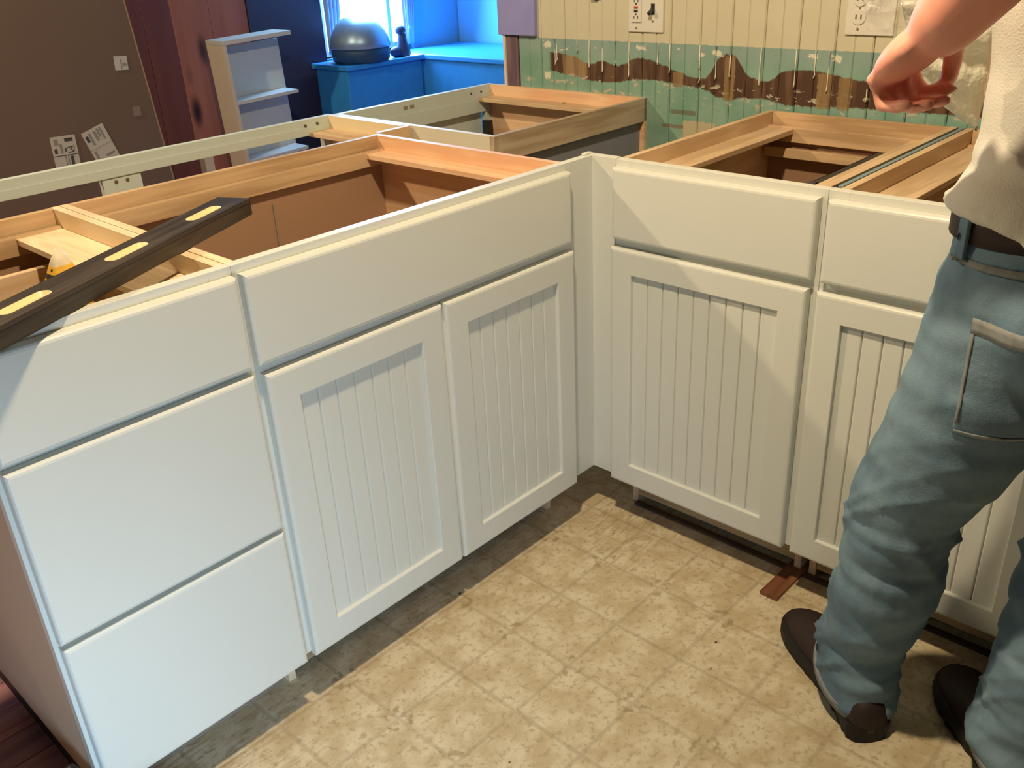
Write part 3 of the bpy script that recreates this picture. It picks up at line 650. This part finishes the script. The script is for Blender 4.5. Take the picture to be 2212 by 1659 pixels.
g = G('skin'); n = g.noise(g.pos(), 18, 3); skin = g.done(g.mix(n, (.95, .36, .25), (.98, .50, .38)), .5, .4)
g.b.inputs['Subsurface Weight'].default_value = .0
hairm = plain('grey_hair', (.30, .27, .24), .8, .2, var=.3, scale=60)
g = G('white_cotton_knit'); n = g.noise(g.pos(), 350, 2); n2 = g.noise(g.pos(), 9, 3); g.bump(g.M('ADD', n2, g.M('MULTIPLY', n, .15)), .35, .012)
shirtm = g.done(g.mix(n2, (.64, .62, .54), (.72, .70, .62)), .85, .2)
g = G('faded_blue_denim'); P = g.pos(); n = g.noise(g.map(P, (420, 420, 900)), 1, 2); n2 = g.noise(P, 7, 4, .6); n3 = g.noise(P, 38, 4, .6)
col = g.mix(g.step(n2, .35, .65), (.115, .205, .30), (.20, .32, .41)); col = g.mix(g.M('MULTIPLY', n3, .35), col, (.27, .36, .41)); col = g.mix(g.M('MULTIPLY', n, .25), col, (.06, .09, .13))
g.bump(g.M('ADD', n3, g.M('MULTIPLY', n, .3)), .4, .004); denim = g.done(col, .8, .25)
seam = plain('denim_seam_edge', (.25, .27, .265), .8, .2, var=.35, scale=90)
leather = plain('dark_brown_leather', (.030, .017, .015), .6, .4, var=.2)
sole = plain('black_rubber_sole', (.016, .014, .014), .6, .3)

person = tag(empty('person', (-.17, -.92, 0)), 'person seen from behind in white shirt, blue jeans and dark slip-on shoes, reaching down', 'person')
inv = Matrix.Translation((.17, .92, 0))
def adopt(o): o.data.transform(inv); return o
pc_ = V((-.185, -.965, .93)); chest = V((-.20, -.955, 1.28))
Lhip = V((-.235, -.90, .86)); Lknee = V((-.238, -.825, .455)); Lank = V((-.205, -.765, .085))
Rhip = V((-.115, -1.02, .86)); Rknee = V((-.145, -1.060, .46)); Rank = V((-.200, -1.042, .085))
Lsh = V((-.345, -.845, 1.45)); Lel = V((-.475, -.945, 1.33)); Lel = V((-.458, -.94, 1.335)); Lwr = V((-.432, -.829, 1.194)); Lha = V((-.402, -.780, 1.150))
Rsh = V((-.055, -1.09, 1.45)); Rel = V((.03, -1.10, 1.20)); Rwr = V((.02, -.92, 1.08)); Rha = V((-.01, -.87, 1.075))
neck = V((-.19, -.95, 1.50)); head = V((-.165, -.915, 1.655))
# the left shoulder-elbow distance stays natural by raising the upper arm sideways
bm = bmesh.new()
loops(bm, [ring(V((pc_.x, pc_.y, 0))*1+up_*z, lf, fw, a, b) for z, a, b in ((.80, .12, .09), (.88, .155, .105), (.96, .155, .105), (1.08, .145, .10), (1.22, .165, .11), (1.34, .18, .115), (1.42, .165, .095), (1.47, .10, .07), (1.50, .055, .05))])
limb(bm, [(neck-up_*.05, .055), (neck, .052), (neck+fw*.015+up_*.07, .052)])
ell(bm, head, .098, .077, .118); ell(bm, head+fw*.045-up_*.06, .05, .05, .05)
ell(bm, head+fw*.100-up_*.015, .016, .013, .026); ell(bm, head+fw*.094-up_*.055, .012, .026, .008)
for s in (-1, 1):
    ell(bm, head+lf*s*.078-up_*.01-fw*.005, .018, .009, .030, sub=2); ell(bm, head+fw*.084+lf*s*.032+up_*.018, .012, .018, .010, sub=2)
for a_, b_, c_ in ((Lsh, Lel, Lwr), (Rsh, Rel, Rwr)):
    limb(bm, [(a_, .058), (a_.lerp(b_, .5), .053), (b_, .048)]); limb(bm, [(b_, .048), (b_.lerp(c_, .3), .051), (b_.lerp(c_, .7), .044), (c_, .037)])
for a_, b_, c_ in ((Lhip, Lknee, Lank), (Rhip, Rknee, Rank)):
    limb(bm, [(a_, .082), (a_.lerp(b_, .5), .07), (b_, .052)]); limb(bm, [(b_, .052), (b_.lerp(c_, .35), .054), (c_, .036)])
def hand(bm, wr, ce, side, curl):
    d = (ce-wr).normalized(); w_ = d.cross(V((.35, .25, -.9))).normalized()*side; nrm = w_.cross(d).normalized()*side
    if nrm.z > 0: nrm = -nrm
    R_ = Matrix((d, w_, nrm)).transposed().to_4x4()
    pcn = wr+d*.052
    bmesh.ops.create_icosphere(bm, subdivisions=3, radius=1, matrix=Matrix.Translation(pcn) @ R_ @ Matrix.Diagonal((.056, .046, .024, 1)))
    for i, (off, ln) in enumerate(((-.031, .036), (-.0105, .042), (.0105, .039), (.030, .031))):
        p0 = wr+d*.060+w_*off*.8; p1 = wr+d*.096+w_*off; a = curl; q = d
        pts = [(p0, .0105), (p1, .0105)]; p = p1
        for j, sc in enumerate((1.0, .7, .55)):
            q = (q*math.cos(a)+nrm*math.sin(a)).normalized() if j == 0 else (q*math.cos(a*1.1)+(nrm*math.cos(a)-d*math.sin(a))*math.sin(a*1.1)).normalized()
            p = p+q*ln*sc; pts.append((p, .0095-.001*j))
        limb(bm, pts, 10)
    t0 = wr+d*.022+w_*-.026; t1 = t0+(d*.7-w_*.55+nrm*.45).normalized()*.042; t2 = t1+(d*.75+nrm*.6).normalized()*.032; t3 = t2+(d*.6+nrm*.5+w_*.4).normalized()*.024
    limb(bm, [(t0, .014), (t1, .0115), (t2, .0105), (t3, .009)], 10)
hand(bm, Lwr, Lha, 1, 1.2); hand(bm, Rwr, Rha, -1, .8)
body = adopt(fuse('body', bm, skin, person, .0048, 3, fac=.4))
bm = bmesh.new(); ell(bm, head-fw*.012+up_*.022, .101, .083, .108)
hair = fuse('hair', bm, hairm, person, .006, 2); adopt(hair)

def fold(co):
    z = co.z; n_ = noise.noise(V((co.x*6, co.y*6, co.z*26))); n2_ = noise.noise(V((co.x*9+5, co.y*9, co.z*48)))
    k1 = math.exp(-((z-.42)/.10)**2); k2 = math.exp(-((z-.13)/.07)**2); k3 = math.exp(-((z-.80)/.05)**2)
    r_ = 1-2*abs(noise.noise(V((co.x*5+2, co.y*5, co.z*15+(co.x+co.y)*9))))
    return n_*(.004+.008*k1+.009*k2+.002*k3)+n2_*(.001+.003*k1+.003*k2)+(r_*r_*r_)*(.002+.006*k1+.007*k2)
# jeans
bm = bmesh.new()
loops(bm, [ring(V((pc_.x, pc_.y, 0))+up_*z-fw*o_, lf, fw, a, b) for z, a, b, o_ in ((.76, .10, .08, .01), (.80, .165, .125, .02), (.84, .180, .135, .022), (.89, .178, .128, .012), (.94, .168, .118, .0), (.962, .166, .116, 0))])
fd = V((.70, .714, 0)); sd_ = V((-.714, .70, 0))
def hemring(A_, z, g_, k): c = V((A_.x, A_.y, z))-fd*.006*k; return [c+fd*(.072+.022*k+g_)*math.cos(t)+sd_*(.064+.006*k+g_)*math.sin(t)+up_*(.030*k*math.cos(t)) for t in [2*math.pi*q/36 for q in range(36)]]
limb(bm, [(Lhip-up_*.01-fw*.02, .104), (Lhip.lerp(Lknee, .35)-fw*.03-lf*.01, .108), (Lhip.lerp(Lknee, .7)-fw*.01, .096), (Lknee+lf*.008+fw*.01, .084), (Lknee.lerp(Lank, .4)-fw*.006, .082), (Lknee.lerp(Lank, .75), .072)])
loops(bm, [hemring(Lank, .26, -.004, 0), hemring(Lank, .20, -.002, 0), hemring(Lank, .13, 0, .4), hemring(Lank, .058, 0, 1)])
limb(bm, [(Rhip-up_*.01-fw*.02, .104), (Rhip.lerp(Rknee, .35)-fw*.03, .106), (Rhip.lerp(Rknee, .7), .094), (Rknee, .086), (Rknee.lerp(Rank, .4)-fw*.006, .085), (Rknee.lerp(Rank, .75), .076)])
loops(bm, [hemring(Rank, .26, 0, 0), hemring(Rank, .20, .002, 0), hemring(Rank, .13, .004, .4), hemring(Rank, .058, .005, 1)])
ell(bm, pc_+lf*.075-fw*.07-up_*.10, .085, .09, .10); ell(bm, pc_-lf*.075-fw*.07-up_*.10, .085, .09, .10)
jeans = fuse('jeans', bm, denim, person, .0065, 6, fold)
bvh = BVHTree.FromPolygons([v.co.copy() for v in jeans.data.vertices], [tuple(p.vertices) for p in jeans.data.polygons])
def onto(p, d, off=.0025):
    h = bvh.ray_cast(V(p), V(d).normalized(), 1.0)
    return (h[0]+h[1]*off) if h[0] else V(p)+V(d).normalized()*.3
def wrap_patch(name, us, zs, th, mat, off=.003, dirn=None, org=None, sag=0.0):
    """thin sheet laid on the jeans: columns us along `left`, rows zs, cast along dirn"""
    dirn = dirn or fw; n, m_ = len(us), len(zs); top = []; bot = []
    for j, z in enumerate(zs):
        for i, s in enumerate(us):
            o_ = V((pc_.x, pc_.y, z+sag*i/(n-1)))-dirn*.5+dirn.cross(up_)*-s
            h = bvh.ray_cast(o_, dirn, 1.0)
            p = h[0] if h[0] else o_+dirn*.4
            top.append(p-dirn*off); bot.append(p+dirn*.002)
    fs = []; k = n*m_
    for j in range(m_-1):
        for i in range(n-1):
            a = j*n+i; fs += [(a, a+1, a+n+1, a+n), (k+a+n, k+a+n+1, k+a+1, k+a)]
    for i in range(n-1): fs += [(i, k+i, k+i+1, i+1), ((m_-1)*n+i+1, k+(m_-1)*n+i+1, k+(m_-1)*n+i, (m_-1)*n+i)]
    for j in range(m_-1): fs += [(j*n, (j+1)*n, k+(j+1)*n, k+j*n), (j*n+n-1, k+j*n+n-1, k+(j+1)*n+n-1, (j+1)*n+n-1)]
    return adopt(mesh_obj(name, top+bot, fs, mat, person, True))
lin = lambda a, b, n: [a+(b-a)*i/(n-1) for i in range(n)]
dback = (fw*.86-lf*.5).normalized()
wrap_patch('back_pocket', lin(-.005, .125, 14), lin(.672, .835, 16), .002, denim, .0032, dback)
wrap_patch('pocket_hem', lin(-.005, .125, 14), lin(.818, .838, 4), .002, seam, .0045, dback)
wrap_patch('waistband', lin(-.135, .158, 30), lin(.905, .938, 5), .002, denim, .003, dback)
wrap_patch('waist_seam', lin(-.135, .160, 30), lin(.898, .9065, 3), .002, seam, .0045, dback)
for nm, us_, zs_, sg in (('pocket_stitching', lin(.1205, .1245, 3), lin(.69, .83, 20), 0), ('pocket_stitching', lin(-.0045, -.0005, 3), lin(.69, .83, 20), 0), ('pocket_stitching', lin(-.004, .060, 10), lin(.674, .678, 3), -.0), ('pocket_stitching', lin(.060, .124, 10), lin(.674, .678, 3), .0)):
    wrap_patch(nm, us_, zs_, .002, seam, .0042, dback)
adopt(jeans)
# belt and loops
def band(name, z0, z1, grow, mat, sq=1.0):
    bm = bmesh.new(); c = V((pc_.x, pc_.y, 0)); n = 48
    rs = [ring(c+up_*z, lf, fw, .168+g_, .118+g_, n) for z, g_ in ((z0, grow-.008), (z0, grow), (z1, grow), (z1, grow-.008))]
    loops(bm, rs+[rs[0]], False, False); bmesh.ops.remove_doubles(bm, verts=bm.verts, dist=1e-6)
    return adopt(bm_obj(name, bm, mat, person, True))
band('belt', .925, .967, .010, leather)
for ang in (-5, -50, -95, -140, 150, 100):
    t = math.radians(ang); c = V((pc_.x, pc_.y, 0))+lf*.181*math.cos(t)+fw*.131*math.sin(t)
    nx = (lf*.181*math.cos(t)*(1/.181**2)+fw*.131*math.sin(t)*(1/.131**2)).normalized(); tx_ = nx.cross(up_)
    R_ = Matrix((tx_, nx, up_)).transposed().to_4x4(); R_.translation = c
    bm = bmesh.new(); add_box(bm, (-.008, -.002, .905), (.008, .004, .975), .0015, R_); adopt(bm_obj('belt_loop', bm, denim, person))
# jeans hem bands
for A_, g0 in ((Lank, .0), (Rank, .005)):
    bm = bmesh.new(); rs = [hemring(A_, z, g0+g_, k) for z, g_, k in ((.056, -.004, 1), (.056, .0015, 1), (.071, .0008, .92), (.071, -.005, .92))]
    loops(bm, rs+[rs[0]], False, False); bmesh.ops.remove_doubles(bm, verts=bm.verts, dist=1e-6)
    adopt(bm_obj('jeans_hem', bm, seam, person, True))
# shirt
def sfold(co):
    n_ = noise.noise(V((co.x*7, co.y*7, co.z*12))); k = math.exp(-((co.z-.985)/.035)**2)
    return n_*.006+noise.noise(V((co.x*8+3, co.y*8, co.z*40)))*.012*k
bm = bmesh.new()
loops(bm, [ring(V((pc_.x, pc_.y, 0))+up_*(z)+lf*s_+fw*.0, lf, fw, a, b, 32) for z, a, b, s_ in ((.950, .172, .125, .0), (.956, .182, .136, .004), (.968, .187, .142, .006), (.982, .180, .136, .002), (1.0, .168, .126, .0), (1.05, .160, .122, .0), (1.12, .160, .120, 0), (1.22, .172, .126, 0), (1.34, .190, .133, 0), (1.42, .182, .112, 0), (1.475, .11, .08, 0), (1.50, .07, .065, 0))])
for s_, a_, b_ in ((1, Lsh, Lel), (-1, Rsh, Rel)): limb(bm, [(a_-up_*.01, .078), (a_.lerp(b_, .35), .072), (a_.lerp(b_, .6), .070)])
limb(bm, [(pc_+lf*.150-fw*.06+up_*.034, .022), (pc_+lf*.10-fw*.112+up_*.034, .021), (pc_-fw*.135+up_*.030, .022), (pc_-lf*.1-fw*.11+up_*.03, .02)], 12)
limb(bm, [(pc_+lf*.13-fw*.09+up_*.015, .022), (pc_+lf*.05-fw*.125-up_*.005, .024), (pc_-lf*.05-fw*.125-up_*.015, .024)], 12)
shirt = adopt(fuse('shirt', bm, shirtm, person, .0075, 5, sfold))
# shoes
def shoe(heel, toe_, side):
    d = (toe_-heel).normalized(); w_ = V((-d.y, d.x, 0)); Ln = (toe_-heel).length
    prof = [(0.0, .003, .046), (.003, .014, .052), (.010, .022, .058), (.025, .030, .066), (.055, .037, .078), (.12, .038, .085), (.22, .036, .080), (.35, .037, .078), (.5, .045, .070), (.65, .051, .062), (.78, .052, .056), (.88, .046, .050), (.95, .034, .044), (.985, .018, .036), (1.0, .006, .028)]
    bm = bmesh.new(); rs = []
    for t, hw, hh in prof:
        c = heel+d*Ln*t+w_*side*.008*math.sin(math.pi*t)*-1; hw *= .98; rs.append([c+w_*hw*math.cos(a)*(abs(math.cos(a))**-.25 if abs(math.cos(a)) > .05 else 1)+up_*(.022+max(0, math.sin(a))**.8*(hh-.022) if math.sin(a) > 0 else .022) for a in [2*math.pi*k/24 for k in range(24)]])
    loops(bm, rs); up = adopt(bm_obj('shoe_upper', bm, leather, person, True))
    bm = bmesh.new(); n = 64; pts = []
    for k in range(n):
        s_ = k/n; t = (1-math.cos(math.pi*abs(2*s_-1)))/2; sd = 1 if s_ < .5 else -1
        for (t0, w0, _), (t1, w1, _) in zip(prof, prof[1:]):
            if t0 <= t <= t1: hw = w0+(w1-w0)*(t-t0)/(t1-t0); break
        pts.append((heel+d*Ln*t+w_*side*.008*math.sin(math.pi*t)*-1, hw*sd))
    lug = lambda k: 1.0 if k % 2 else .955
    mk = lambda z, g_, lg: [c+w_*hw*g_*(lug(k) if lg else 1)+up_*z for k, (c, hw) in enumerate(pts)]
    loops(bm, [mk(0, 1.06, 1), mk(.014, 1.10, 1), mk(.015, 1.13, 0), mk(.030, 1.12, 0), mk(.034, 1.05, 0)])
    adopt(bm_obj('shoe_sole', bm, sole, person))
shoe(V((-.285, -.840, 0)), V((-.082, -.590, 0)), 1)
shoe(V((-.265, -1.105, 0)), V((-.040, -.888, 0)), -1)

# ---------------------------------------------------------------- plastic bag in the hand
g = G('crinkled_clear_plastic'); P = g.pos(); n = g.noise(P, 14, 4, .6); g.bump(n, .9, .02)
col = g.mix(n, (.62, .62, .50), (.80, .78, .66)); bagp = g.done(col, .22, .6); g.b.inputs['Alpha'].default_value = .9; g.b.inputs['Transmission Weight'].default_value = .15
g = G('clear_plastic_film'); P = g.pos(); n = g.noise(P, 22, 4, .6); g.bump(n, .9, .02)
film = g.done((.85, .86, .82), .12, .7); g.put(g.b.inputs['Alpha'], g.M('MULTIPLY_ADD', g.step(n, .5, .7), .35, .12))
pb = empty('plastic_bag', (-.17, -.77, 1.1)); tag(pb, 'crinkled plastic bag hanging behind the bare forearm of the person', 'bag')
def pillow(name, pts, th, mat, seed):
    """quilted film pouch spanned by four world corners tl,tr,br,bl"""
    tl, tr, br, bl = [V(p) for p in pts]; n = 22; nrm = (tr-tl).cross(bl-tl).normalized(); vs = []
    for s in (1, -1):
        for j in range(n+1):
            for i in range(n+1):
                a, b = i/n, j/n; p = tl.lerp(tr, a).lerp(bl.lerp(br, a), b)
                e = min(a, 1-a, b, 1-b); k = min(1, e*5)**.6
                vs.append(p+nrm*(s*th*k*.5*(.75+.25*math.cos(b*19))+.006*noise.noise(V((a*5+seed, b*5, 0)))))
    N = (n+1)**2; fs = []
    for j in range(n):
        for i in range(n):
            a = j*(n+1)+i; fs += [(a, a+1, a+n+2, a+n+1), (N+a+n+1, N+a+n+2, N+a+1, N+a)]
    bm = bmesh.new(); me = bpy.data.meshes.new('x'); me.from_pydata([tuple(v-pb.location) for v in vs], [], fs); bm.from_mesh(me)
    bmesh.ops.remove_doubles(bm, verts=bm.verts, dist=1e-5); return bm_obj(name, bm, mat, pb, True)
pillow('bag_body', [(-.235, -.70, 1.20), (-.135, -.80, 1.20), (-.142, -.795, 1.025), (-.205, -.735, 1.085)], .03, bagp, 1)
pillow('bag_mouth', [(-.275, -.66, 1.235), (-.215, -.72, 1.225), (-.215, -.72, 1.15), (-.262, -.674, 1.165)], .012, film, 5)
